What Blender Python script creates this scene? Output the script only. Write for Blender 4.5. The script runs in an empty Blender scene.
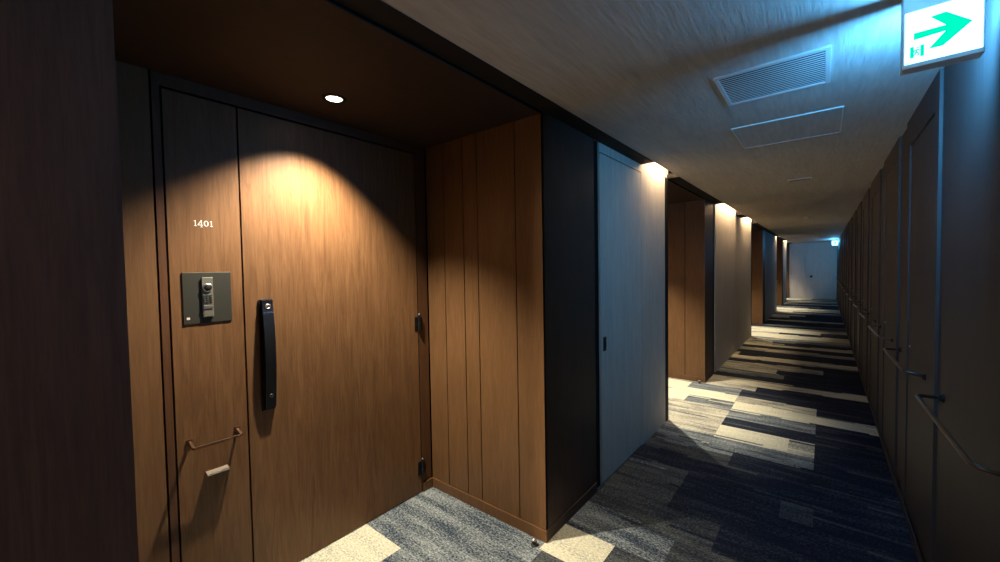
import bpy, bmesh, math, random
from mathutils import Matrix, Vector
C = bpy.context.scene.collection
PI = math.pi
random.seed(5)

# ------------------------------------------------------------------ helpers
def tag(o, label=None, cat=None, group=None, kind=None):
    if label: o['label'] = label
    if cat: o['category'] = cat
    if group: o['group'] = group
    if kind: o['kind'] = kind
    return o

def empty(name, loc=(0, 0, 0)):
    o = bpy.data.objects.new(name, None); C.objects.link(o)
    o.location = loc; o.empty_display_size = .05
    return o

def link(name, bm, mats, parent=None, smooth=False, bevel=0, world=True):
    """link a bmesh (given in world coordinates) as one object; under a parent it is moved into the parent's frame"""
    me = bpy.data.meshes.new(name)
    bmesh.ops.recalc_face_normals(bm, faces=bm.faces[:])
    if parent is not None and world:
        p = parent; off = Vector((0, 0, 0))
        while p is not None:
            off += p.location; p = p.parent
        bmesh.ops.translate(bm, verts=bm.verts[:], vec=-off)
    bm.to_mesh(me); bm.free()
    for m in (mats if isinstance(mats, (list, tuple)) else [mats]): me.materials.append(m)
    if smooth:
        for p in me.polygons: p.use_smooth = True
    o = bpy.data.objects.new(name, me); C.objects.link(o)
    if parent is not None: o.parent = parent
    if bevel:
        b = o.modifiers.new('bevel', 'BEVEL'); b.width = bevel; b.segments = 2; b.limit_method = 'ANGLE'
    return o

def box(bm, x0, x1, y0, y1, z0, z1, mi=0):
    v = [bm.verts.new(p) for p in ((x0, y0, z0), (x1, y0, z0), (x1, y1, z0), (x0, y1, z0), (x0, y0, z1), (x1, y0, z1), (x1, y1, z1), (x0, y1, z1))]
    for f in ((0, 3, 2, 1), (4, 5, 6, 7), (0, 1, 5, 4), (1, 2, 6, 5), (2, 3, 7, 6), (3, 0, 4, 7)):
        fc = bm.faces.new([v[i] for i in f]); fc.material_index = mi

def B(*boxes):
    bm = bmesh.new()
    for b in boxes: box(bm, *b)
    return bm

def cyl(bm, c, axis, r, h, n=24, r2=None, mi=0):
    """cylinder / cone frustum starting at c and going h along axis"""
    a = Vector(axis).normalized(); c = Vector(c)
    q = a.orthogonal().normalized(); w = a.cross(q)
    r2 = r if r2 is None else r2
    A = [bm.verts.new(c + (q * math.cos(2 * PI * i / n) + w * math.sin(2 * PI * i / n)) * r) for i in range(n)]
    D = [bm.verts.new(c + a * h + (q * math.cos(2 * PI * i / n) + w * math.sin(2 * PI * i / n)) * r2) for i in range(n)]
    for i in range(n):
        j = (i + 1) % n; bm.faces.new((A[i], A[j], D[j], D[i])).material_index = mi
    bm.faces.new(A[::-1]).material_index = mi; bm.faces.new(D).material_index = mi

def lathe(bm, c, axis, prof, n=32, closed=True):
    """prof: (r, h) pairs from one end to the other; ends capped"""
    a = Vector(axis).normalized(); c = Vector(c); q = a.orthogonal().normalized(); w = a.cross(q)
    rings = [[bm.verts.new(c + a * h + (q * math.cos(2 * PI * i / n) + w * math.sin(2 * PI * i / n)) * r) for i in range(n)] for r, h in prof]
    for R0, R1 in zip(rings, rings[1:]):
        for i in range(n):
            j = (i + 1) % n; bm.faces.new((R0[i], R0[j], R1[j], R1[i]))
    if closed:
        bm.faces.new(rings[0][::-1]); bm.faces.new(rings[-1])

def tube(bm, pts, r, n=12, square=False):
    pts = [Vector(p) for p in pts]
    rings = []
    up = Vector((0, 0, 1))
    for i, p in enumerate(pts):
        d = (pts[min(i + 1, len(pts) - 1)] - pts[max(i - 1, 0)]).normalized()
        s = d.cross(up).normalized() if abs(d.z) < .98 else Vector((0, 1, 0)); t = s.cross(d).normalized()
        m = 4 if square else n
        ph = PI / 4 if square else 0
        rr = r * (math.sqrt(2) if square else 1)
        rings.append([bm.verts.new(p + (s * math.cos(ph + 2 * PI * k / m) + t * math.sin(ph + 2 * PI * k / m)) * rr) for k in range(m)])
    for R0, R1 in zip(rings, rings[1:]):
        m = len(R0)
        for k in range(m):
            j = (k + 1) % m; bm.faces.new((R0[k], R0[j], R1[j], R1[k]))
    bm.faces.new(rings[0][::-1]); bm.faces.new(rings[-1])

def prism(bm, poly, to3, d, depth):
    """extrude a 2D polygon: to3(u, v) -> point, d = extrusion direction"""
    d = Vector(d) * depth
    A = [bm.verts.new(to3(u, v)) for u, v in poly]; D = [bm.verts.new(Vector(to3(u, v)) + d) for u, v in poly]
    bm.faces.new(A); bm.faces.new(D[::-1])
    for i in range(len(A)):
        j = (i + 1) % len(A); bm.faces.new((A[i], A[j], D[j], D[i]))

def copy_tree(o, parent=None):
    c = o.copy(); C.objects.link(c); c.parent = parent
    for ch in list(o.children): copy_tree(ch, c)
    return c

# ------------------------------------------------------------------ materials
def new_mat(name, rough=.6, metal=0, col=(.5, .5, .5), spec=.5):
    m = bpy.data.materials.new(name); m.use_nodes = True
    b = m.node_tree.nodes['Principled BSDF']
    b.inputs['Base Color'].default_value = (*col, 1); b.inputs['Roughness'].default_value = rough
    b.inputs['Metallic'].default_value = metal; b.inputs['Specular IOR Level'].default_value = spec
    return m, m.node_tree, b

def noise(nt, scale, detail=4, rough=.5, mapping=(1, 1, 1), rot=(0, 0, 0), co='geo', dist=0):
    if co == 'geo': g = nt.nodes.new('ShaderNodeNewGeometry'); out = g.outputs['Position']
    else: g = nt.nodes.new('ShaderNodeTexCoord'); out = g.outputs['Object']
    mp = nt.nodes.new('ShaderNodeMapping'); mp.inputs['Scale'].default_value = mapping; mp.inputs['Rotation'].default_value = rot
    nt.links.new(out, mp.inputs['Vector'])
    n = nt.nodes.new('ShaderNodeTexNoise'); n.inputs['Scale'].default_value = scale; n.inputs['Detail'].default_value = detail
    n.inputs['Roughness'].default_value = rough; n.inputs['Distortion'].default_value = dist
    nt.links.new(mp.outputs['Vector'], n.inputs['Vector'])
    return n.outputs['Fac']

def ramp(nt, fac, stops):
    r = nt.nodes.new('ShaderNodeValToRGB'); e = r.color_ramp.elements
    while len(e) < len(stops): e.new(.5)
    for el, (p, c) in zip(e, stops): el.position = p; el.color = (*c, 1)
    nt.links.new(fac, r.inputs['Fac']); return r.outputs['Color']

def mix(nt, a, b, fac, mode='MIX'):
    n = nt.nodes.new('ShaderNodeMix'); n.data_type = 'RGBA'; n.blend_type = mode
    if isinstance(fac, float): n.inputs[0].default_value = fac
    else: nt.links.new(fac, n.inputs[0])
    for s, i in ((a, 6), (b, 7)):
        if isinstance(s, tuple): n.inputs[i].default_value = (*s, 1)
        else: nt.links.new(s, n.inputs[i])
    return n.outputs[2]

def bump(nt, b, h, strength=.2, dist=.002):
    n = nt.nodes.new('ShaderNodeBump'); n.inputs['Strength'].default_value = strength; n.inputs['Distance'].default_value = dist
    nt.links.new(h, n.inputs['Height']); nt.links.new(n.outputs['Normal'], b.inputs['Normal'])

def wood(name, dark, mid, light, rough=.45, figure=.5, spec=.28):
    m, nt, b = new_mat(name, rough, spec=spec)
    n1 = noise(nt, 7, 7, .66, (3.4, 3.4, .34), dist=1.4)           # broad cloudy figure running up the board
    n2 = noise(nt, 60, 5, .65, (3, 3, .12))                     # fine pores
    n3 = noise(nt, 2.2, 3, .5, (1, 1, .8))
    c1 = ramp(nt, n1, [(.25, dark), (.5, mid), (.78, light)])
    c2 = ramp(nt, n2, [(.3, (.72, .72, .72)), (.62, (1.08, 1.08, 1.08))])
    c = mix(nt, c1, c2, .75, 'MULTIPLY')
    c3 = ramp(nt, n3, [(.3, (.78, .78, .78)), (.7, (1.12, 1.12, 1.12))])
    c = mix(nt, c, c3, figure, 'MULTIPLY')
    nt.links.new(c, b.inputs['Base Color']); bump(nt, b, n2, .12, .001)
    return m

WOOD = wood('warm_wood', (.092, .043, .016), (.138, .068, .028), (.182, .094, .040))
WALLWOOD = wood('warm_panel_wood', (.112, .056, .023), (.142, .073, .031), (.170, .090, .039), figure=.35)
DARK = wood('dark_wood', (.058, .036, .028), (.072, .045, .035), (.088, .055, .043), .55, .3, .2)
BACK = new_mat('shadow_gap_black', .9, col=(.004, .004, .004), spec=0)[0]
BLACKTRIM = new_mat('black_trim', .7, col=(.010, .009, .009), spec=.15)[0]
def paper(name, col, b0=.35, streak=(1, 1, .06), sc=90, rough=.75):
    m, nt, b = new_mat(name, rough, spec=.3)
    n = noise(nt, sc, 4, .6, streak)
    n2 = noise(nt, sc * .25, 3, .5, streak)
    c = ramp(nt, n, [(.3, tuple(v * .88 for v in col)), (.7, tuple(min(1, v * 1.07) for v in col))])
    c2 = ramp(nt, n2, [(.3, (.92, .92, .92)), (.7, (1.04, 1.04, 1.04))])
    nt.links.new(mix(nt, c, c2, 1.0, 'MULTIPLY'), b.inputs['Base Color'])
    bump(nt, b, n, b0, .004); return m
PALE = paper('pale_wallpaper', (.64, .58, .51))
CEIL = paper('ceiling_paper', (.50, .475, .44), .8, (1.0, .10, 1), 60)
RIGHT = paper('taupe_wall_covering', (.054, .048, .047), .2, (1, 1, .05), 80, .6)
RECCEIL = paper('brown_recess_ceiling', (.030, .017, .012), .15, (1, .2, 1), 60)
SOFF = new_mat('dark_soffit', .75, col=(.013, .011, .011), spec=.2)[0]
METALK = new_mat('blackened_metal', .32, .8, (.030, .031, .036))[0]
DARKW = wood('frame_wood', (.07, .031, .014), (.09, .040, .018), (.11, .050, .023), .45, .3)
NEARW = wood('red_brown_wall', (.080, .038, .026), (.105, .050, .034), (.13, .062, .042), .55, .3)
GUN = new_mat('gunmetal_plate', .5, .3, (.030, .029, .021))[0]
GUN2 = new_mat('olive_grey_unit', .4, .6, (.20, .19, .15))[0]
BRONZE = new_mat('bronze_metal', .35, .9, (.15, .085, .05))[0]
STEEL = new_mat('brushed_steel', .3, .95, (.58, .54, .50))[0]
LEDGEM = new_mat('brown_grey_metal', .5, .5, (.24, .19, .15))[0]
RUBBER = new_mat('black_rubber', .6, col=(.015, .015, .016))[0]
WHITE = new_mat('white_lettering', .5, col=(.62, .58, .52))[0]
CASE = new_mat('sign_case_white', .45, col=(.66, .67, .68))[0]
GREYP = new_mat('painted_grey_metal', .45, 0, (.72, .72, .70))[0]
SLATM = new_mat('vent_slat_paint', .5, 0, (.58, .58, .57))[0]
RAIL = new_mat('rail_bronze', .33, .85, (.13, .095, .08))[0]
BASEW = wood('base_wood', (.11, .055, .023), (.14, .071, .030), (.165, .087, .038), .4, .3)
def emis(name, col, s):
    m = bpy.data.materials.new(name); m.use_nodes = True; nt = m.node_tree; nt.nodes.clear()
    e = nt.nodes.new('ShaderNodeEmission'); e.inputs['Color'].default_value = (*col, 1); e.inputs['Strength'].default_value = s
    o = nt.nodes.new('ShaderNodeOutputMaterial'); nt.links.new(e.outputs[0], o.inputs[0]); return m
LENS = emis('lamp_lens_glow', (1, .84, .60), 9)
LED = emis('led_strip_glow', (1, .70, .40), 170)
LEDFILL = emis('led_strip_warm_glow', (1, .80, .56), 560)  # stronger strip added behind the camera as warm fill for ceiling and walls
SIGNW = emis('sign_face_glow', (.25, .65, 1.0), 6)
SIGNG = emis('sign_green_glow', (.0, 1.0, .58), 1.0)

# carpet: four yarn mixes, each with heathered streaks running across the corridor
def carpet(name, base, fleck, lo, hi):
    m, nt, b = new_mat(name, .95, spec=.1)
    n1 = noise(nt, 95, 3, .7, (.35, 1, 1)); n2 = noise(nt, 14, 4, .6, (.16, 1, 1)); n3 = noise(nt, 120, 3, .8, (.55, 1, 1))
    a = nt.nodes.new('ShaderNodeMath'); a.operation = 'MULTIPLY_ADD'; nt.links.new(n1, a.inputs[0]); a.inputs[1].default_value = .25; n2s = nt.nodes.new('ShaderNodeMath'); n2s.operation = 'MULTIPLY'; nt.links.new(n2, n2s.inputs[0]); n2s.inputs[1].default_value = .75; nt.links.new(n2s.outputs[0], a.inputs[2])
    a0 = a; a = nt.nodes.new('ShaderNodeMath'); a.operation = 'MULTIPLY_ADD'; nt.links.new(n3, a.inputs[0]); a.inputs[1].default_value = 1.1; nt.links.new(a0.outputs[0], a.inputs[2])
    s = nt.nodes.new('ShaderNodeMath'); s.operation = 'MULTIPLY'; nt.links.new(a.outputs[0], s.inputs[0]); s.inputs[1].default_value = .476
    c = ramp(nt, s.outputs[0], [(lo, base), (hi, fleck)])
    c2 = ramp(nt, n3, [(.35, (.68, .68, .68)), (.65, (1.22, 1.22, 1.22))])
    nt.links.new(mix(nt, c, c2, 1.0, 'MULTIPLY'), b.inputs['Base Color']); bump(nt, b, n3, .6, .004); return m
CREAM = carpet('cream_carpet', (.42, .43, .36), (.68, .66, .50), .38, .50)
NAVY = carpet('navy_carpet', (.010, .014, .030), (.065, .080, .095), .50, .62)
MIDC = carpet('blue_grey_carpet', (.030, .047, .072), (.37, .41, .40), .44, .62)
LMIX = carpet('heather_carpet', (.06, .08, .10), (.60, .57, .44), .42, .56)
DMIX = carpet('dark_heather_carpet', (.022, .028, .040), (.13, .14, .13), .45, .62)

# ------------------------------------------------------------------ dimensions (metres)
XL, XR, XD, HC, HR = -1.17, .382, -2.09, 2.33, 2.312
YN, YE = -3.2, 21.2
SL = -1.065          # corridor ceiling's edge; the slot lies between it and the left wall
RECESS = [(.157, 1.795), (4.0, 5.52), (9.7, 11.6), (15.35, 17.35), (19.55, 21.15)]  # last recess is added so that its lamp lights the floor there
OPEN = [(-2.7, -.9), (3.29, 3.985), (6.14, 7.75), (8.30, 9.62), (14.75, 15.30), (17.95, 19.45)]  # first span is an added, unseen slot that holds the warm fill strip

# ------------------------------------------------------------------ floor: one carpet of plank tiles
bm = bmesh.new()
P = .266; k0 = 4.655
rows = {}
def setrow(k, segs): rows[k] = segs
# (x edge, material) : 0 cream 1 navy 2 blue grey 3 heather
setrow(-16, [(.5, 2)]); setrow(-15, [(-1.8, 0), (-.6, 0), (.5, 1)]); setrow(-14, [(-1.76, 0), (.5, 2)])
setrow(-13, [(-.75, 2), (.5, 1)]); setrow(-12, [(-1.15, 2), (-.4, 4), (.5, 1)])
setrow(-11, [(-1.17, 2), (-.86, 0), (-.30, 4), (.5, 1)])
setrow(-10, [(-1.17, 2), (-.62, 2), (-.2, 4), (.5, 1)]); setrow(-9, [(-1.17, 2), (-.45, 4), (.5, 1)])
setrow(-8, [(-.75, 4), (-.2, 1), (.5, 1)]); setrow(-7, [(-.75, 4), (-.20, 1), (-.04, 4), (.5, 1)])
setrow(-6, [(-.35, 1), (.5, 1)]); setrow(-5, [(-.55, 4), (.5, 1)])
setrow(-4, [(-.74, 2), (-.05, 2), (.5, 1)]); setrow(-3, [(-.74, 3), (-.22, 0), (-.05, 3), (.5, 1)])
setrow(-2, [(-1.4, 0), (-.74, 3), (-.05, 1), (.5, 1)]); setrow(-1, [(-.74, 3), (-.05, 2), (.5, 1)])
setrow(0, [(-1.2, 0), (-.74, 2), (.5, 0)]); setrow(1, [(-.75, 0), (-.05, 3), (.5, 1)])
setrow(2, [(-1.3, 0), (-.75, 2), (.5, 1)]); setrow(3, [(-.62, 3), (.5, 1)]); setrow(4, [(-1.0, 0), (.5, 0)])
setrow(5, [(-.05, 1), (.5, 1)]); setrow(6, [(-.4, 2), (.5, 1)]); setrow(7, [(-.5, 3), (.5, 1)]); setrow(8, [(.0, 3), (.5, 1)])
mats_far = [1, 0, 1, 1, 3, 1, 0, 1, 2, 3, 0, 0, 3, 0, 0, 3, 1, 2, 1, 1]
XF = [XD - .02, XR + .06]
def segs_of(k):
    if k in rows: return rows[k]
    if k < -16: rows[k] = [(random.uniform(-1.9, -1), random.choice((0, 1, 2))), (random.uniform(-.8, 0), random.choice((1, 2, 4))), (.5, random.choice((1, 4)))]
    else:
        t = mats_far[(k - 9) % len(mats_far)]
        e = (-.74, -.05, -.4)[k % 3]
        rows[k] = [(e - .7, random.choice((t, t, 3))), (e, t), (.5, t if random.random() < .6 else random.choice((1, 4, 1)))]
    return rows[k]
def tone(k, x):
    for xe, mi in segs_of(k):
        if x < xe: return mi
    return segs_of(k)[-1][1]
NEAR = {0: (0, 0, 3), 1: (1, 1, 4), 2: (2, 3, 4), 3: (3, 0, 2), 4: (4, 1, 2)}   # yarn streaks a tile of one tone may carry
y = k0 - 30 * P; k = -30; SUB = 10
while y < YE + .3:
    ns = SUB if y < 8 else 4
    for j in range(ns):
        ya, yb = y + P * j / ns, y + P * (j + 1) / ns
        kk = k - 1 if (k == -13 and j < 3) else k
        f = (j + .5) / ns
        edge = max(0, .5 - f * 3.2) if f < .5 else -max(0, .5 - (1 - f) * 3.2)
        x = XF[0]; ends = [min(e, XF[1]) for e, _ in segs_of(kk)]
        while x < XF[1] - 1e-6:
            nx = min(x + random.uniform(.14, .60), XF[1])
            for e in ends:
                if x < e - 1e-6 and nx > e: nx = e
            mid_ = (x + nx) / 2; mi = tone(kk, mid_)
            if k <= -11: pass
            elif edge > 0 and random.random() < edge: mi = tone(k - 1, mid_)
            elif edge < 0 and random.random() < -edge: mi = tone(k + 1, mid_)
            elif random.random() < .10: mi = random.choice(NEAR[mi])
            v = [bm.verts.new(p) for p in ((x, ya, 0), (nx, ya, 0), (nx, yb, 0), (x, yb, 0))]
            bm.faces.new(v).material_index = mi; x = nx
    y += P; k += 1
bmesh.ops.remove_doubles(bm, verts=bm.verts[:], dist=1e-5)
fl = link('floor', bm, [CREAM, NAVY, MIDC, LMIX, DMIX])
tag(fl, 'corridor carpet of cream, navy and blue-grey heathered plank tiles', 'carpet', kind='structure')

# ------------------------------------------------------------------ ceiling
bm = B((SL, XR + .06, YN, YE, HC, HC + .05))
ce = link('ceiling', bm, CEIL); tag(ce, 'grey papered corridor ceiling with a streaky texture', 'ceiling', kind='structure')
# slot cover behind the gap beside the wall
bm = B((XL - .02, SL + .02, YN, YE, HC + .13, HC + .16), (SL - .004, SL + .03, YN, YE, HC + .05, HC + .13),
       *[(XL - .10, XL, {1: 3.914, 2: 9.62, 3: 15.28, 4: 19.45}[i] + .0005, RECESS[i][0] + .02, HC + .0005, HC + .13) for i in (1, 2, 3, 4)])
o = link('ceiling_slot', bm, PALE); tag(o, 'painted light slot running beside the pale wall above the ceiling edge', 'light slot', kind='structure')
# dark soffit strips closing the slot
edges = [YN] + [v for s in OPEN for v in s] + [YE]
lab = ['dark soffit strip over the left wall behind the camera', 'dark soffit strip above the numbered wooden doorway nearest the camera', 'dark soffit strip above the second wooden recess along the corridor',
       'short dark soffit block between two glowing slots over the pale wall', 'dark soffit strip above the third wooden recess along the corridor',
       'dark soffit strip above the fourth wooden recess, far down the corridor', 'dark soffit strip over the last recess beside the end wall']
n = 0
for a, b_ in zip(edges[0::2], edges[1::2]):
    o = link('trim_%d' % (n + 1), B((XL + .001, SL - .001, a, b_, HC - .004, HC + .035)), SOFF)
    tag(o, lab[n], 'soffit', kind='structure'); n += 1

# ------------------------------------------------------------------ left wall
def lwall(name, m, y0, y1, label, cat='wall', z1=HC + .13, extra=()):
    o = link(name, B((XL - .10, XL, y0, y1, 0, z1), *extra), m); tag(o, label, cat, kind='structure'); return o
lwall('wall_left', NEARW, -.75, .157, 'dark brown wooden wall face nearest the camera, before the numbered doorway', z1=HC)
lwall('wall_left.009', PALE, YN, -.75, 'pale papered wall behind the camera on the doorway side')
# pale wall 1 with its flush door
o = link('wall_left.001', B((XL - .10, XL, 2.504, 2.508, 0, HC + .13), (XL - .10, XL, 2.508, 3.289, 2.266, HC + .13), (XL - .10, XL, 3.289, 3.914, 0, HC + .13)), PALE)
tag(o, 'pale papered wall between the nearest doorway and the second recess, lit from its top', 'wall', kind='structure')
for i, (a, b_, t) in enumerate(((6.14, 7.730, 'pale papered wall just past the second recess, washed by a slot light'), (7.74, 9.62, 'pale papered wall just before the third recess, lit from its top'),
                             (12.3, 15.28, 'grey papered wall between the third and fourth recesses'), (17.95, 19.45, 'brightly lit narrow pale wall near the end of the corridor'))):
    lwall('wall_left.%03d' % (i + 2), PALE, a, b_, t)

def groove_wall_y(name, yf, dirn, xs, label, mat=WALLWOOD, z1=HR, base=True):
    """wood boards on a wall that faces along y (dirn=-1: faces the camera); xs = board edges"""
    bm = bmesh.new(); g = .0034; t = .018
    for a, b_ in zip(xs, xs[1:]):
        y_ = (yf, yf - dirn * t)
        box(bm, a + (g if a > xs[0] else 0), b_ - (g if b_ < xs[-1] else 0), min(y_), max(y_), .064 if base else 0, z1, 0)
    y_ = (yf - dirn * (t - .004), yf - dirn * .03)
    box(bm, xs[0], xs[-1] - .004, min(y_), max(y_), 0, z1, 1)
    o = link(name, bm, [mat, BACK]); tag(o, label, 'wall', kind='structure'); return o

def baseboard(name, boxes, label, m=BASEW):
    o = link(name, B(*boxes), m, bevel=.0015); tag(o, label, 'baseboard', kind='structure'); return o

where = ['of the numbered doorway nearest the camera', 'of the second recess along the corridor', 'of the third recess along the corridor', 'of the fourth recess, far down the corridor', 'of the last recess beside the end wall']
FL = {0: (1.795, 2.415, 2.504), 1: (5.52, 5.98, 6.14), 2: (11.6, 12.15, 12.3), 3: (17.35, 17.85, 17.95)}
for i, (y0, y1) in enumerate(RECESS):
    w = where[i]
    # far side wall of the recess
    if i == 0: xs = [-2.09, -1.924, -1.749, -1.63, -1.343, XL + .004]
    elif i == 1: xs = [-2.09, -1.83, -1.402, XL + .004]
    else: xs = [-2.09, -1.80, -1.45, XL + .004]
    groove_wall_y('wall_recess_far' if i == 0 else 'wall_recess_far.%03d' % i, y1, -1, xs, 'grooved warm wooden side wall facing the camera ' + w)
    # near side wall (faces away from the photo's camera)
    groove_wall_y('wall_recess_near' if i == 0 else 'wall_recess_near.%03d' % i, y0, 1, [XD, -1.7, -1.35, XL - (.004 if i == 0 else 0)], 'warm wooden side wall facing down the corridor ' + w)
    if i:   # dark end cap of the pale wall before the recess
        a = {1: 3.914, 2: 9.62, 3: 15.28, 4: 19.45}[i]
        o = link('trim_%d' % (9 + i), B((XL - .10, XL + .003, a, y0 - .0005, 0, HC)), BLACKTRIM)
        tag(o, 'black vertical trim at the near edge ' + w, 'trim', kind='structure')
    # recess ceiling
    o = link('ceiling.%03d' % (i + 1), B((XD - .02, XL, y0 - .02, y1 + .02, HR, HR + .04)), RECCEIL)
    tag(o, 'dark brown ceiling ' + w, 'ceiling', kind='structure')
    o = link('trim_%d' % (20 + i), B((XL - .018, XL + .0005, y0, y1, HR + .006, HC)), BACK)
    tag(o, 'thin dark fascia above the opening ' + w, 'fascia', kind='structure')
    # flank: dark wood face towards the corridor
    if i in FL:
        a, b_, c = FL[i]
        o = link('wall_left.%03d' % (10 + i), B((XL - .06, XL + (.004 if i == 0 else .003), a + .0005, b_, 0, HC)), DARK)
        tag(o, 'dark wooden wall face on the far side ' + w, 'wall', kind='structure')
        baseboard('baseboard_left' if i == 0 else 'baseboard_left.%03d' % i, [(XL + .003, XL + .0095, y1 + .0005, FL[i][1], 0, .064)], 'low dark baseboard on the corridor face ' + w, DARK)
        o = link('trim_%d' % (30 + i), B((XL - .06, XL - .012, b_, c, 0, HC)), BLACKTRIM)
        tag(o, 'black vertical reveal beside the pale wall on the far side ' + w, 'trim', kind='structure')
    baseboard('baseboard_recess' if i == 0 else 'baseboard_recess.%03d' % i,
              [(XD, XL + .010, y1 - .009, y1 + .0, 0, .064)] + [(XD, XD + .009, y1 - .085, y1 - .009, 0, .064)],
              'low wooden baseboard round the far corner ' + w)

# ------------------------------------------------------------------ doorway 1 (room 1401)
def doorway(i, y0, y1, detail):
    """everything in the door plane x = XD of one recess"""
    w = where[i]
    d = empty('door_%d' % (i + 1), (XD, (y0 + y1) / 2, 0))
    tag(d, 'tall wood-grain apartment door with a black pull handle in the back wall ' + w, 'door', kind='structure')
    s = y0 - .157                       # same layout in each recess
    k = (y1 - y0) / 1.638
    Y = lambda v: y0 + (v - .157) * k
    g = .004
    link('door_leaf', B((XD - .04, XD, Y(.680) + g, Y(1.700) - g, .006, 2.252)), WOOD, d)
    link('side_panel', B((XD - .04, XD, Y(.410) + g, Y(.680) - g, .0, 2.252)), WOOD, d)
    link('frame', B((XD - .05, XD + .003, Y(.381), Y(.410) - g, 0, 2.262), (XD - .05, XD - .003, Y(1.700) + g, Y(1.785), 0, 2.262), (XD - .05, XD + .002, Y(.381), Y(1.785), 2.262, HR),
                    (XD - .06, XD - .022, Y(.36), Y(1.79), 0, HR, 1)), [DARKW, BACK], d)
    link('wall_panel', B((XD - .04, XD + .001, Y(.157), Y(.374), 0, HR), (XD - .06, XD - .024, Y(.37), Y(.384), 0, HR, 1)), [WALLWOOD, BACK], d)
    # handle: arched black pull on a slim plate
    yc = Y(.772); x0 = XD
    h = link('handle', B((x0, x0 + .010, yc - .033, yc + .026, .832, 1.370)), METALK, d, bevel=.003)
    bm = bmesh.new()
    N = 30; hw = .0235
    outer = []; inner = []
    for q in range(N + 1):
        t = q / N; z = 1.366 - t * (1.366 - .846)
        outer.append((x0 + .026 + .020 * math.sin(PI * t) ** 1.2 * (1 if t > .12 else t / .12), z))
        gap = max(0, math.sin(PI * min(1, max(0, (t - .22) / .56))))
        inner.append((x0 + .006 + .020 * gap ** .6, z))
    A = [bm.verts.new((px, yc - hw, pz)) for px, pz in outer]; A2 = [bm.verts.new((px, yc + hw, pz)) for px, pz in outer]
    Bi = [bm.verts.new((px, yc - hw, pz)) for px, pz in inner]; Bi2 = [bm.verts.new((px, yc + hw, pz)) for px, pz in inner]
    for q in range(N):
        bm.faces.new((A[q], A[q + 1], A2[q + 1], A2[q])); bm.faces.new((Bi[q], Bi2[q], Bi2[q + 1], Bi[q + 1]))
        bm.faces.new((A[q], Bi[q], Bi[q + 1], A[q + 1])); bm.faces.new((A2[q], A2[q + 1], Bi2[q + 1], Bi2[q]))
    bm.faces.new((A[0], A2[0], Bi2[0], Bi[0])); bm.faces.new((A[N], Bi[N], Bi2[N], A2[N]))
    link('grip', bm, METALK, h)
    link('grip_seam', B((x0 + .026, x0 + .0325, yc - hw - .0004, yc + hw + .0004, 1.305, 1.3068)), STEEL, h)
    for zz, nm, rr, dx in ((1.336, 'key_cylinder', .0125, .0275), (.905, 'lower_key_cylinder', .009, .030)):
        bm = bmesh.new()
        xx = x0 + dx
        lathe(bm, (xx - .003, yc, zz), (1, 0, 0), [(rr, 0), (rr, .006), (rr * .72, .008), (rr * .60, .0065)], 24)
        o = link(nm, bm, STEEL if zz > 1 else GUN, h)
        tag(o, 'silver key cylinder' if zz > 1 else 'dark lower key cylinder')
        link('key_slot', B((xx + .0030, xx + .0046, yc - .0012, yc + .0012, zz - .005, zz + .005)), BACK, h)
    # pivot hinges on the far edge
    for zz in (1.085, .112):
        bm = bmesh.new()
        lathe(bm, (XD + .010, Y(1.700), zz), (0, 0, 1), [(.006, 0), (.009, .004), (.009, .055), (.0075, .057), (.0075, .060), (.009, .062), (.009, .112), (.006, .118)], 20)
        hg = link('hinge', bm, METALK, d, smooth=False)
        box_ = B((XD - .001, XD + .003, Y(1.700) - .030, Y(1.700) + .026, zz + .01, zz + .10))
        link('hinge_leaf', box_, METALK, hg)
        bm = bmesh.new(); lathe(bm, (XD + .010, Y(1.700), zz + .116), (0, 0, 1), [(.0062, 0), (.006, .004), (.003, .008)], 16)
        tag(link('hinge_cap', bm, STEEL, hg, smooth=True), 'small silver hinge cap')
    return d
for i, (y0, y1) in enumerate(RECESS): doorway(i, y0, y1, i == 0)

# --- number 1401, old-style serif figures raised on the side panel
def digits():
    bm = bmesh.new()
    x0 = XD + .0002
    def T(oy, oz):
        return lambda u, v: (x0, oy + u, oz + v)
    def one(oy, oz, h=.025):
        prism(bm, [(.0050, .0022), (.0082, .0022), (.0082, h), (.0066, h), (.0008, h - .0038), (.0012, h - .0052), (.0050, h - .0042)], T(oy, oz), (1, 0, 0), .0012)
        prism(bm, [(.0015, 0), (.0117, 0), (.0117, .0018), (.0082, .0026), (.0050, .0026), (.0015, .0018)], T(oy, oz), (1, 0, 0), .0013)
    def zero(oy, oz, h=.025, w=.0175):
        n = 28
        cu, cv = w / 2, h / 2
        for s in range(n):
            a, b_ = 2 * PI * s / n, 2 * PI * (s + 1) / n
            pts = []
            for an in (a, b_): pts.append((cu + w / 2 * math.cos(an), cv + h / 2 * math.sin(an)))
            for an in (b_, a): pts.append((cu + (w / 2 - .0042) * math.cos(an), cv + (h / 2 - .0020) * math.sin(an)))
            prism(bm, pts, T(oy, oz), (1, 0, 0), .0012)
    def four(oy, oz, h=.030):
        prism(bm, [(.0118, 0), (.0152, 0), (.0152, h), (.0118, h)], T(oy, oz), (1, 0, 0), .0012)
        prism(bm, [(0, .0078), (.0190, .0078), (.0190, .0106), (0, .0106)], T(oy, oz), (1, 0, 0), .0013)
        prism(bm, [(0, .0106), (.0032, .0106), (.0152, h), (.0122, h)], T(oy, oz), (1, 0, 0), .0011)
        prism(bm, [(.0090, 0), (.0180, 0), (.0180, .0014), (.0090, .0014)], T(oy, oz), (1, 0, 0), .0014)
    z = 1.702
    one(.5015, z); four(.516, z - .004); zero(.538, z); one(.559, z)
    return bm
o = link('room_number', digits(), WHITE); tag(o, 'small white serif room number 1401 on the panel beside the nearest door', 'room number')

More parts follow.
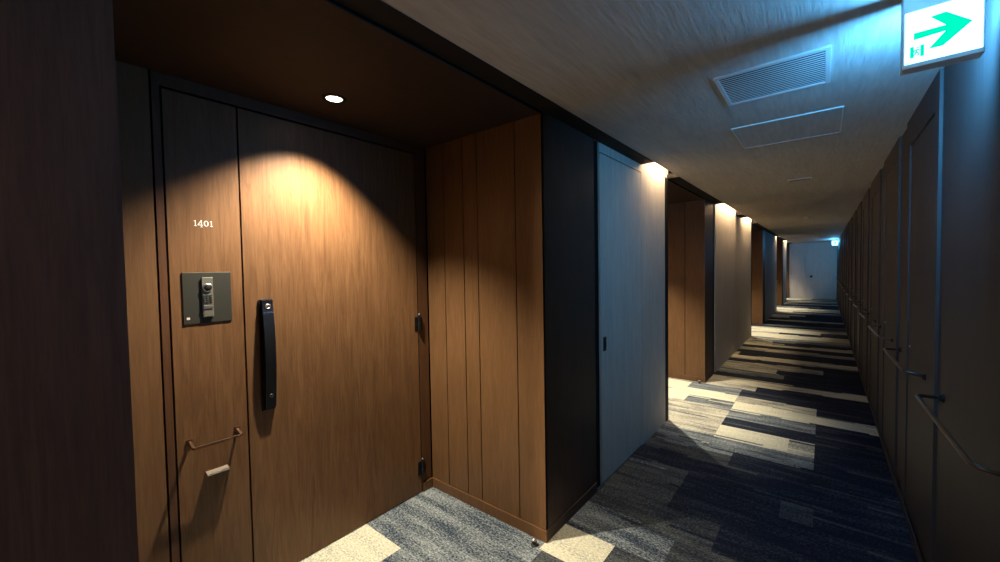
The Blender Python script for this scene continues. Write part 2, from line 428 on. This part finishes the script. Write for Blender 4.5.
# --- intercom / card reader plate
ip = empty('intercom_panel', (XD, .541, 1.283))
tag(ip, 'dark square intercom plate with camera and keypad beside the nearest door', 'intercom')
x1 = XD + .004
link('plate', B((XD, x1, .453, .630, 1.283, 1.503)), GUN, ip, bevel=.0015)
u = link('intercom_unit', B((x1, x1 + .007, .5195, .5595, 1.308, 1.481)), GUN2, ip, bevel=.0015)
bm = bmesh.new(); lathe(bm, (x1 + .007, .5395, 1.436), (1, 0, 0), [(.0178, 0), (.0178, .003), (.0155, .0045), (.0135, .001)], 32)
tag(link('camera_bezel', bm, STEEL, u, smooth=False), 'silver camera ring')
bm = bmesh.new(); lathe(bm, (x1 + .0085, .5395, 1.434), (1, 0, 0), [(.0135, 0), (.012, .002), (.0075, .0038), (.003, .0045)], 24)
tag(link('camera_lens', bm, new_mat('lens_black', .6, col=(.006, .006, .007), spec=.1)[0], u, smooth=True), 'black camera lens')
bm = bmesh.new()
for a in range(3):
    for b_ in range(4):
        box(bm, x1 + .006, x1 + .0095, .5235 + a * .0115, .5322 + a * .0115, 1.3975 - b_ * .0098, 1.4048 - b_ * .0098)
tag(link('keypad', bm, GUN, u, bevel=.0006), 'dark grid of twelve keys')
link('call_button', B((x1 + .006, x1 + .011, .523, .557, 1.3460, 1.3590)), STEEL, u, bevel=.001)
tag(link('lower_cover', B((x1 + .006, x1 + .0082, .5225, .5565, 1.3105, 1.3405)), GUN2, u, bevel=.001), 'flat lower cover')
bm = bmesh.new(); cyl(bm, (x1 + .006, .556, 1.365), (1, 0, 0), .0018, .003, 12)
tag(link('indicator_lamp', bm, new_mat('red_dot', .3, col=(.6, .05, .04))[0], u), 'tiny red indicator')
tag(link('corner_mark', B((x1, x1 + .0012, .4635, .4745, 1.303, 1.312)), WHITE, ip), 'small pale square mark')

# --- slim bronze hanging bar
hb = empty('hanging_bar', (XD, .545, .775)); tag(hb, 'thin bronze U-shaped hanging bar on the panel beside the nearest door', 'bar')
bm = bmesh.new(); r = .0050
tube(bm, [(XD + .004, .456, .782), (XD + .055, .456, .768), (XD + .0575, .4575, .7675), (XD + .0575, .6315, .7675), (XD + .055, .633, .768), (XD + .004, .633, .782)], r, square=True)
link('rod', bm, BRONZE, hb, bevel=.001)
for yy in (.456, .633):
    link('wall_plate', B((XD, XD + .005, yy - .011, yy + .011, .770, .794)), BRONZE, hb, bevel=.001)
# --- small metal flap / delivery ledge
lg = empty('letter_ledge', (XD, .55, .625)); tag(lg, 'small pale metal ledge under the hanging bar by the nearest door', 'ledge')
bm = bmesh.new()
prism(bm, [(0, .634), (.031, .629), (.031, .6255), (0, .628)], lambda u, v: (XD + u, .507, v), (0, 1, 0), .082)
link('flap', bm, LEDGEM, lg, bevel=.0008)
tag(link('lip', B((XD + .031, XD + .034, .507, .589, .6215, .630)), STEEL, lg, bevel=.0008), 'bright steel lip')
link('fixing_plate', B((XD, XD + .0025, .510, .586, .606, .638)), BRONZE, lg)

# ------------------------------------------------------------------ pale flush door with its latch pull
d = empty('door_6', (XL, 2.9, 0)); tag(d, 'flush pale papered service door between the nearest doorway and the second recess', 'door', kind='structure')
link('door_leaf', B((XL - .04, XL, 2.512, 3.282, .010, 2.259)), PALE, d)
link('gap_lining', B((XL - .05, XL - .02, 2.506, 3.289, 0, 2.266)), BACK, d)
lp = link('latch_pull', B((XL, XL + .004, 2.545, 2.588, .918, 1.014)), METALK, d, bevel=.001)
tag(link('thumb_turn', B((XL + .004, XL + .010, 2.561, 2.573, .945, .985)), METALK, lp, bevel=.001), 'small raised latch turn')
# wide wall panels past the second recess have a joint of their own (between wall_left.002 and .003)

# ------------------------------------------------------------------ door stops on the floor at the recess corners
def door_stop(x, y, label):
    e = empty('door_stop', (x, y, 0)); tag(e, label, 'door stop', 'floor door stops at the recess corners')
    bm = bmesh.new(); lathe(bm, (x, y, 0), (0, 0, 1), [(.019, 0), (.019, .004), (.013, .008), (.013, .026), (.015, .028)], 24)
    link('bumper', bm, RUBBER, e, smooth=False)
    bm = bmesh.new(); lathe(bm, (x, y, .028), (0, 0, 1), [(.0155, 0), (.0155, .004), (.012, .009), (.005, .0115)], 24)
    tag(link('cap', bm, STEEL, e, smooth=True), 'domed silver cap')
door_stop(-1.205, 1.735, 'small black door stop with silver cap at the nearest wooden corner')
door_stop(-1.215, 5.455, 'small silver-capped door stop at the far corner of the second recess')

# ------------------------------------------------------------------ right wall: shallow steps, flush doors, hand bars
bm = bmesh.new(); D = .012
box(bm, XR + D, XR + .12, YN, 2.57, 0, HC)
box(bm, XR + D, XR + .12, 2.57, YE, 0, HC)
mods = [2.57 + 1.2 * i for i in range(16) if 2.57 + 1.2 * i < YE - .5]
for y in mods:
    box(bm, XR, XR + D + .01, y, y + .09, 0, HC)
    if y + .76 < YE:
        box(bm, XR, XR + D + .01, y + .09, y + .76, 2.172, HC)
        box(bm, XR, XR + D + .01, y + .76, min(y + .88, YE), 0, HC)
wr = link('wall_right', bm, RIGHT); tag(wr, 'dark taupe right-hand corridor wall stepped into shallow bays', 'wall', kind='structure')
ords = ['nearest', 'second', 'third', 'fourth', 'fifth', 'sixth', 'seventh', 'eighth', 'ninth', 'tenth', 'eleventh', 'twelfth', 'thirteenth', 'fourteenth', 'fifteenth', 'sixteenth']
for i, y in enumerate(mods):
    if y + .76 > YE: break
    d = empty('door_%d' % (10 + i), (XR + .02, y + .42, 0))
    tag(d, 'narrow dark flush door in the right wall, %s along it from the camera' % ords[i], 'door', kind='structure')
    link('door_leaf', B((XR + .007, XR + D, y + .094, y + .756, .006, 2.167)), RIGHT, d)
    bm = bmesh.new(); lathe(bm, (XR + .007, y + .70, 1.008), (-1, 0, 0), [(.006, 0), (.006, .003), (.004, .005)], 16)
    tag(link('key_lock', bm, STEEL, d), 'tiny silver lock')
bb = link('baseboard_right', B((XR - .006, XR + .0, 2.57, YE, 0, .05)), RIGHT, bevel=.001); tag(bb, 'low dark baseboard along the stepped right wall', 'baseboard', kind='structure')

xr = XR - .070
rb = empty('hand_rail', (XR, 2.05, .94))
bm = bmesh.new()
pts = [(XR + .010, 1.618, .928), (XR - .02, 1.618, .937), (xr + .018, 1.619, .944), (xr + .006, 1.625, .946), (xr, 1.645, .946), (xr, 1.75, .944), (xr, 2.3, .926), (xr, 2.43, .922),
       (xr + .004, 2.447, .921), (xr + .014, 2.455, .921), (XR + .006, 2.456, .921)]
tube(bm, pts, .0075, 14)
link('bar', bm, RAIL, rb, smooth=True)
for yy, zz in ((2.456, .921), (1.618, .928)):
    bm = bmesh.new(); lathe(bm, (XR + .0122, yy, zz), (-1, 0, 0), [(.018, 0), (.018, .005), (.015, .008), (.010, .018)], 24)
    link('mounting_rose', bm, METALK, rb, smooth=False)
tag(rb, 'bronze hand rail on the right wall, nearest the camera, bent back to the wall', 'hand rail', 'hand rails along the right wall')
for i in range(1, 15):
    c = copy_tree(rb); c.location = (XR, 2.05 + 1.2 * i, .94)
    c['label'] = 'bronze hand rail on the right wall, %s one along from the camera' % ords[i]

# ------------------------------------------------------------------ end wall and the wall behind the camera
o = link('wall_end', B((XL - .1, XR + .12, YE, YE + .1, 0, HC + .13)), PALE); tag(o, 'pale wall closing the far end of the corridor', 'wall', kind='structure')
d = empty('door_7', (-.1, YE, 0)); tag(d, 'pale door with a small dark knob in the far end wall', 'door', kind='structure')
link('door_leaf', B((-.62, .22, YE - .022, YE - .0005, .012, 2.15)), PALE, d, bevel=.002)
link('frame', B((-.66, -.624, YE - .028, YE - .0005, 0, 2.19), (.224, .26, YE - .028, YE - .0005, 0, 2.19), (-.624, .224, YE - .028, YE - .0005, 2.154, 2.19)), PALE, d)
bm = bmesh.new(); lathe(bm, (-.42, YE - .022, .93), (0, -1, 0), [(.045, 0), (.045, .008), (.02, .012), (.02, .04), (.045, .05), (.045, .07), (.02, .08)], 24)
tag(link('knob', bm, METALK, d), 'dark round knob')
o = link('wall_back', B((XL - .1, XR + .12, YN - .1, YN, 0, HC + .13)), PALE); tag(o, 'pale wall closing the corridor behind the camera', 'wall', kind='structure')

# ------------------------------------------------------------------ lamps
def spot(name, loc, power, size, blend, col, rad, parent):
    L = bpy.data.lights.new(name, 'SPOT'); L.energy = power; L.spot_size = math.radians(size); L.spot_blend = blend
    L.color = col; L.shadow_soft_size = rad
    o = bpy.data.objects.new(name, L); C.objects.link(o); o.parent = parent; o.location = Vector(loc) - parent.location; o.rotation_euler = (math.radians(-4), math.radians(3), 0)
    return o
POW = [320, 430, 340, 340, 200]
for i, (x, y) in enumerate(((-1.80, .995), (-1.76, 4.70), (-1.74, 10.6), (-1.74, 16.3), (-1.74, 20.4))):  # last lamp is added to make the lit floor patch by the end wall
    e = empty('downlight', (x, y, HR)); tag(e, 'round recessed downlight glowing warm in the ceiling ' + where[i], 'downlight', 'recess downlights')
    bm = bmesh.new(); lathe(bm, (x, y, HR), (0, 0, -1), [(.045, 0), (.054, 0), (.054, .002), (.050, .005), (.040, .005), (.036, .001)], 40, closed=False)
    link('trim_ring', bm, METALK, e, smooth=False)
    bm = bmesh.new(); cyl(bm, (x, y, HR - .0012), (0, 0, 1), .036, .001, 32)
    link('lens', bm, LENS, e)
    spot('lamp', (x, y, HR - .012), POW[i], 106 if i == 0 else 90, .7, (1, .87, .68), .022, e)
SLOTLAB = ['warm linear slot light behind the camera above the left wall', 'warm linear slot light above the pale wall before the second recess', 'warm linear slot light just past the second recess', 'warm linear slot light just before the third recess',
           'warm linear slot light just before the fourth recess', 'warm linear slot light above the bright narrow wall near the corridor end']
for i, (a, b_) in enumerate(OPEN):
    e = empty('slot_light', ((XL + SL) / 2, (a + b_) / 2, HC + .12)); tag(e, SLOTLAB[i], 'slot light', 'linear slot lights beside the left wall')
    m = .04 if a < 0 else .10
    link('diffuser', B((-1.080 - (.055 if a < 0 else .020), -1.080, a + m, b_ - .03, HC + .098, HC + .100)), LEDFILL if a < 0 else LED, e)
    link('housing', B((-1.140, -1.070, a + m, b_ - .03, HC + .101, HC + .130)), GREYP, e)

# ------------------------------------------------------------------ exit signs
def exit_sign(x0, x1_, y, label, facing=True):
    z0, z1 = 2.112, 2.267; t = .026
    e = empty('exit_sign', ((x0 + x1_) / 2, y, HC)); tag(e, label, 'exit sign', 'hanging exit signs')
    f = .005
    link('case', B((x0 - f, x1_ + f, y - t, y + t, z0 - .014, z0), (x0 - f, x1_ + f, y - t, y + t, z1, HC), (x0 - f, x0, y - t, y + t, z0, z1), (x1_, x1_ + f, y - t, y + t, z0, z1)), CASE, e, bevel=.0015)
    link('lit_panel', B((x0, x1_, y - t - .0015, y + t + .0015, z0, z1)), SIGNW, e)
    def uv(px, py):
        bt = 345 - .232 * (px - 120); tp = 78 - .26 * (px - 120)
        return ((px - 120) / 408, (bt - py) / (bt - tp))
    W, H = x1_ - x0, z1 - z0
    for side in (-1, 1):
        yy = y + side * (t + .0016)
        T = lambda u, v: ((x0 + u * W) if side < 0 else (x1_ - u * W), yy, z0 + v * H)
        bm = bmesh.new()
        prism(bm, [uv(*p) for p in ((168, 180), (342, 136), (258, 94), (340, 68), (476, 116), (328, 242), (251, 260), (340, 166), (168, 215))], T, (0, side, 0), .0008)
        link('arrow', bm, SIGNG, e)
        bm = bmesh.new()
        u0, u1, v0, v1 = .070, .262, .095, .315
        prism(bm, [(u0, v0), (u0 + .052, v0), (u0 + .052, v1), (u0, v1)], T, (0, side, 0), .0008)
        prism(bm, [(u1 - .052, v0), (u1, v0), (u1, v1), (u1 - .052, v1)], T, (0, side, 0), .0008)
        cx, cy = (u0 + u1) / 2, (v0 + v1) / 2
        prism(bm, [(cx + .012 + .014 * math.cos(a * PI / 4), v1 - .03 + .016 * math.sin(a * PI / 4)) for a in range(8)], T, (0, side, 0), .0008)
        for L in (((cx + .012, cy + .045), (cx - .016, cy - .005)), ((cx - .016, cy - .005), (cx + .022, cy - .035)), ((cx + .022, cy - .035), (cx + .010, cy - .085)),
                  ((cx - .016, cy - .005), (cx - .030, cy - .055)), ((cx - .030, cy - .055), (cx - .060, cy - .060)), ((cx + .006, cy + .040), (cx - .035, cy + .030)),
                  ((cx - .035, cy + .030), (cx - .045, cy)), ((cx + .010, cy + .035), (cx + .040, cy + .008))):
            (a, b_), (c, d_) = L; dx, dy = c - a, d_ - b_; l = math.hypot(dx, dy); nx, ny = -dy / l * .0115, dx / l * .0115
            prism(bm, [(a + nx, b_ + ny), (a - nx, b_ - ny), (c - nx, d_ - ny), (c + nx, d_ + ny)], T, (0, side, 0), .0008)
        link('running_man_mark', bm, SIGNG, e)
    sign_lamps(e, x0, x1_, y, z0, z1, t)
def sign_lamps(e, x0, x1_, y, z0, z1, t):
    W, H = x1_ - x0, z1 - z0
    for side in (-1, 1):
        for u0, u1, v0, v1 in ((.62, .93, .06, .32), (.05, .32, .74, .93)):
            L = bpy.data.lights.new('sign_lamp', 'AREA'); L.shape = 'RECTANGLE'; L.size = (u1 - u0) * W; L.size_y = (v1 - v0) * H
            L.energy = SIGNPOW / 2 * (.8 if side < 0 else 1); L.color = (.085, .46, 1.0)
            o = bpy.data.objects.new('sign_lamp', L); C.objects.link(o); o.parent = e
            uc = (u0 + u1) / 2
            o.location = Vector(((x0 + uc * W) if side < 0 else (x1_ - uc * W), y + side * (t + .003), z0 + (v0 + v1) / 2 * H)) - e.location
            o.rotation_euler = (side * PI / 2, 0, 0)
SIGNPOW = 16
exit_sign(.190, .348, 1.812, 'glowing white and green arrow exit sign hanging nearest the camera')
exit_sign(.205, .363, 18.6, 'tiny glowing exit sign hanging near the far end wall')

# ------------------------------------------------------------------ ceiling fittings
v = empty('ceiling_vent', (-.185, 2.19, HC)); tag(v, 'rectangular slatted grey air vent in the ceiling near the exit sign', 'vent')
x0, x1_, y0, y1 = -.392, .015, 2.005, 2.395
link('frame', B((x0, x1_, y0, y0 + .018, HC - .008, HC + .0), (x0, x1_, y1 - .018, y1, HC - .008, HC), (x0, x0 + .018, y0 + .018, y1 - .018, HC - .008, HC), (x1_ - .018, x1_, y0 + .018, y1 - .018, HC - .008, HC)), SLATM, v, bevel=.001)
link('backing', B((x0 + .01, x1_ - .01, y0 + .01, y1 - .01, HC - .0015, HC - .0005)), BACK, v)
bm = bmesh.new(); n = 17
for q in range(n):
    yy = y0 + .022 + q * (y1 - y0 - .044) / (n - 1)
    prism(bm, [(yy - .0082, HC - .0070), (yy - .0080, HC - .0080), (yy + .0068, HC - .0060), (yy + .0066, HC - .0050)], lambda a, b_: (x0 + .018, a, b_), (1, 0, 0), x1_ - x0 - .036)
link('slats', bm, SLATM, v)
h = empty('access_hatch', (-.19, 3.09, HC)); tag(h, 'square access hatch with thin pale frame in the ceiling behind the vent', 'hatch')
x0, x1_, y0, y1 = -.45, .075, 2.82, 3.355
link('panel', B((x0 + .008, x1_ - .008, y0 + .008, y1 - .008, HC - .004, HC)), CEIL, h)
link('frame', B((x0, x1_, y0, y0 + .006, HC - .006, HC), (x0, x1_, y1 - .006, y1, HC - .006, HC), (x0, x0 + .006, y0 + .006, y1 - .006, HC - .006, HC), (x1_ - .006, x1_, y0 + .006, y1 - .006, HC - .006, HC)), GREYP, h)
bm = bmesh.new(); cyl(bm, (-.19, y1 - .03, HC - .004), (0, 0, -1), .009, .003, 16)
link('latch', bm, STEEL, h)
h = empty('ceiling_diffuser', (-.195, 4.95, HC)); tag(h, 'short pale slot diffuser in the ceiling beyond the hatch', 'diffuser')
link('plate', B((-.29, -.10, 4.915, 4.985, HC - .010, HC)), GREYP, h, bevel=.003)
link('slot', B((-.28, -.11, 4.94, 4.96, HC - .0125, HC - .009)), BLACKTRIM, h)
for x, y, t in ((-.235, 9.1, 'small round smoke detector on the ceiling halfway down the corridor'), (-.12, 16.2, 'tiny round smoke detector on the ceiling before the far exit sign')):
    e = empty('smoke_detector', (x, y, HC)); tag(e, t, 'smoke detector', 'ceiling smoke detectors')
    bm = bmesh.new(); lathe(bm, (x, y, HC), (0, 0, -1), [(.055, 0), (.055, .012), (.045, .022), (.028, .026)], 28); link('base', bm, CASE, e, smooth=False)
    bm = bmesh.new(); lathe(bm, (x, y, HC - .024), (0, 0, -1), [(.026, 0), (.024, .012), (.012, .016)], 24); link('sensor_dome', bm, CASE, e, smooth=True)

# ------------------------------------------------------------------ world, camera, colour
w = bpy.data.worlds.new('world'); bpy.context.scene.world = w; w.use_nodes = True
w.node_tree.nodes['Background'].inputs['Color'].default_value = (.5, .6, .8, 1); w.node_tree.nodes['Background'].inputs['Strength'].default_value = .0

cam = bpy.data.cameras.new('camera'); co = bpy.data.objects.new('camera', cam); C.objects.link(co)
yaw, pit, rol = 6.83343913e-01, -3.25287736e-02, -1.67956609e-02
cy, sy = math.cos(yaw), math.sin(yaw)
fw = Vector((-sy * math.cos(pit), cy * math.cos(pit), math.sin(pit))); r = Vector((cy, sy, 0)); u = r.cross(fw)
r2 = r * math.cos(rol) + u * math.sin(rol); u2 = -r * math.sin(rol) + u * math.cos(rol)
M = Matrix((r2, u2, -fw)).transposed().to_4x4(); M.translation = Vector((0, 0, 1.5))
co.matrix_world = M
cam.sensor_width = 36; cam.lens = 398.475 / 1000 * 36; cam.clip_start = .02
bpy.context.scene.camera = co
sc = bpy.context.scene
sc.view_settings.view_transform = 'Standard'; sc.view_settings.look = 'None'; sc.view_settings.gamma = 1
sc.view_settings.use_curve_mapping = False; sc.view_settings.exposure = 0
sc.cycles.use_denoising = True; sc.cycles.max_bounces = 10; sc.cycles.diffuse_bounces = 7; sc.cycles.sample_clamp_indirect = 6
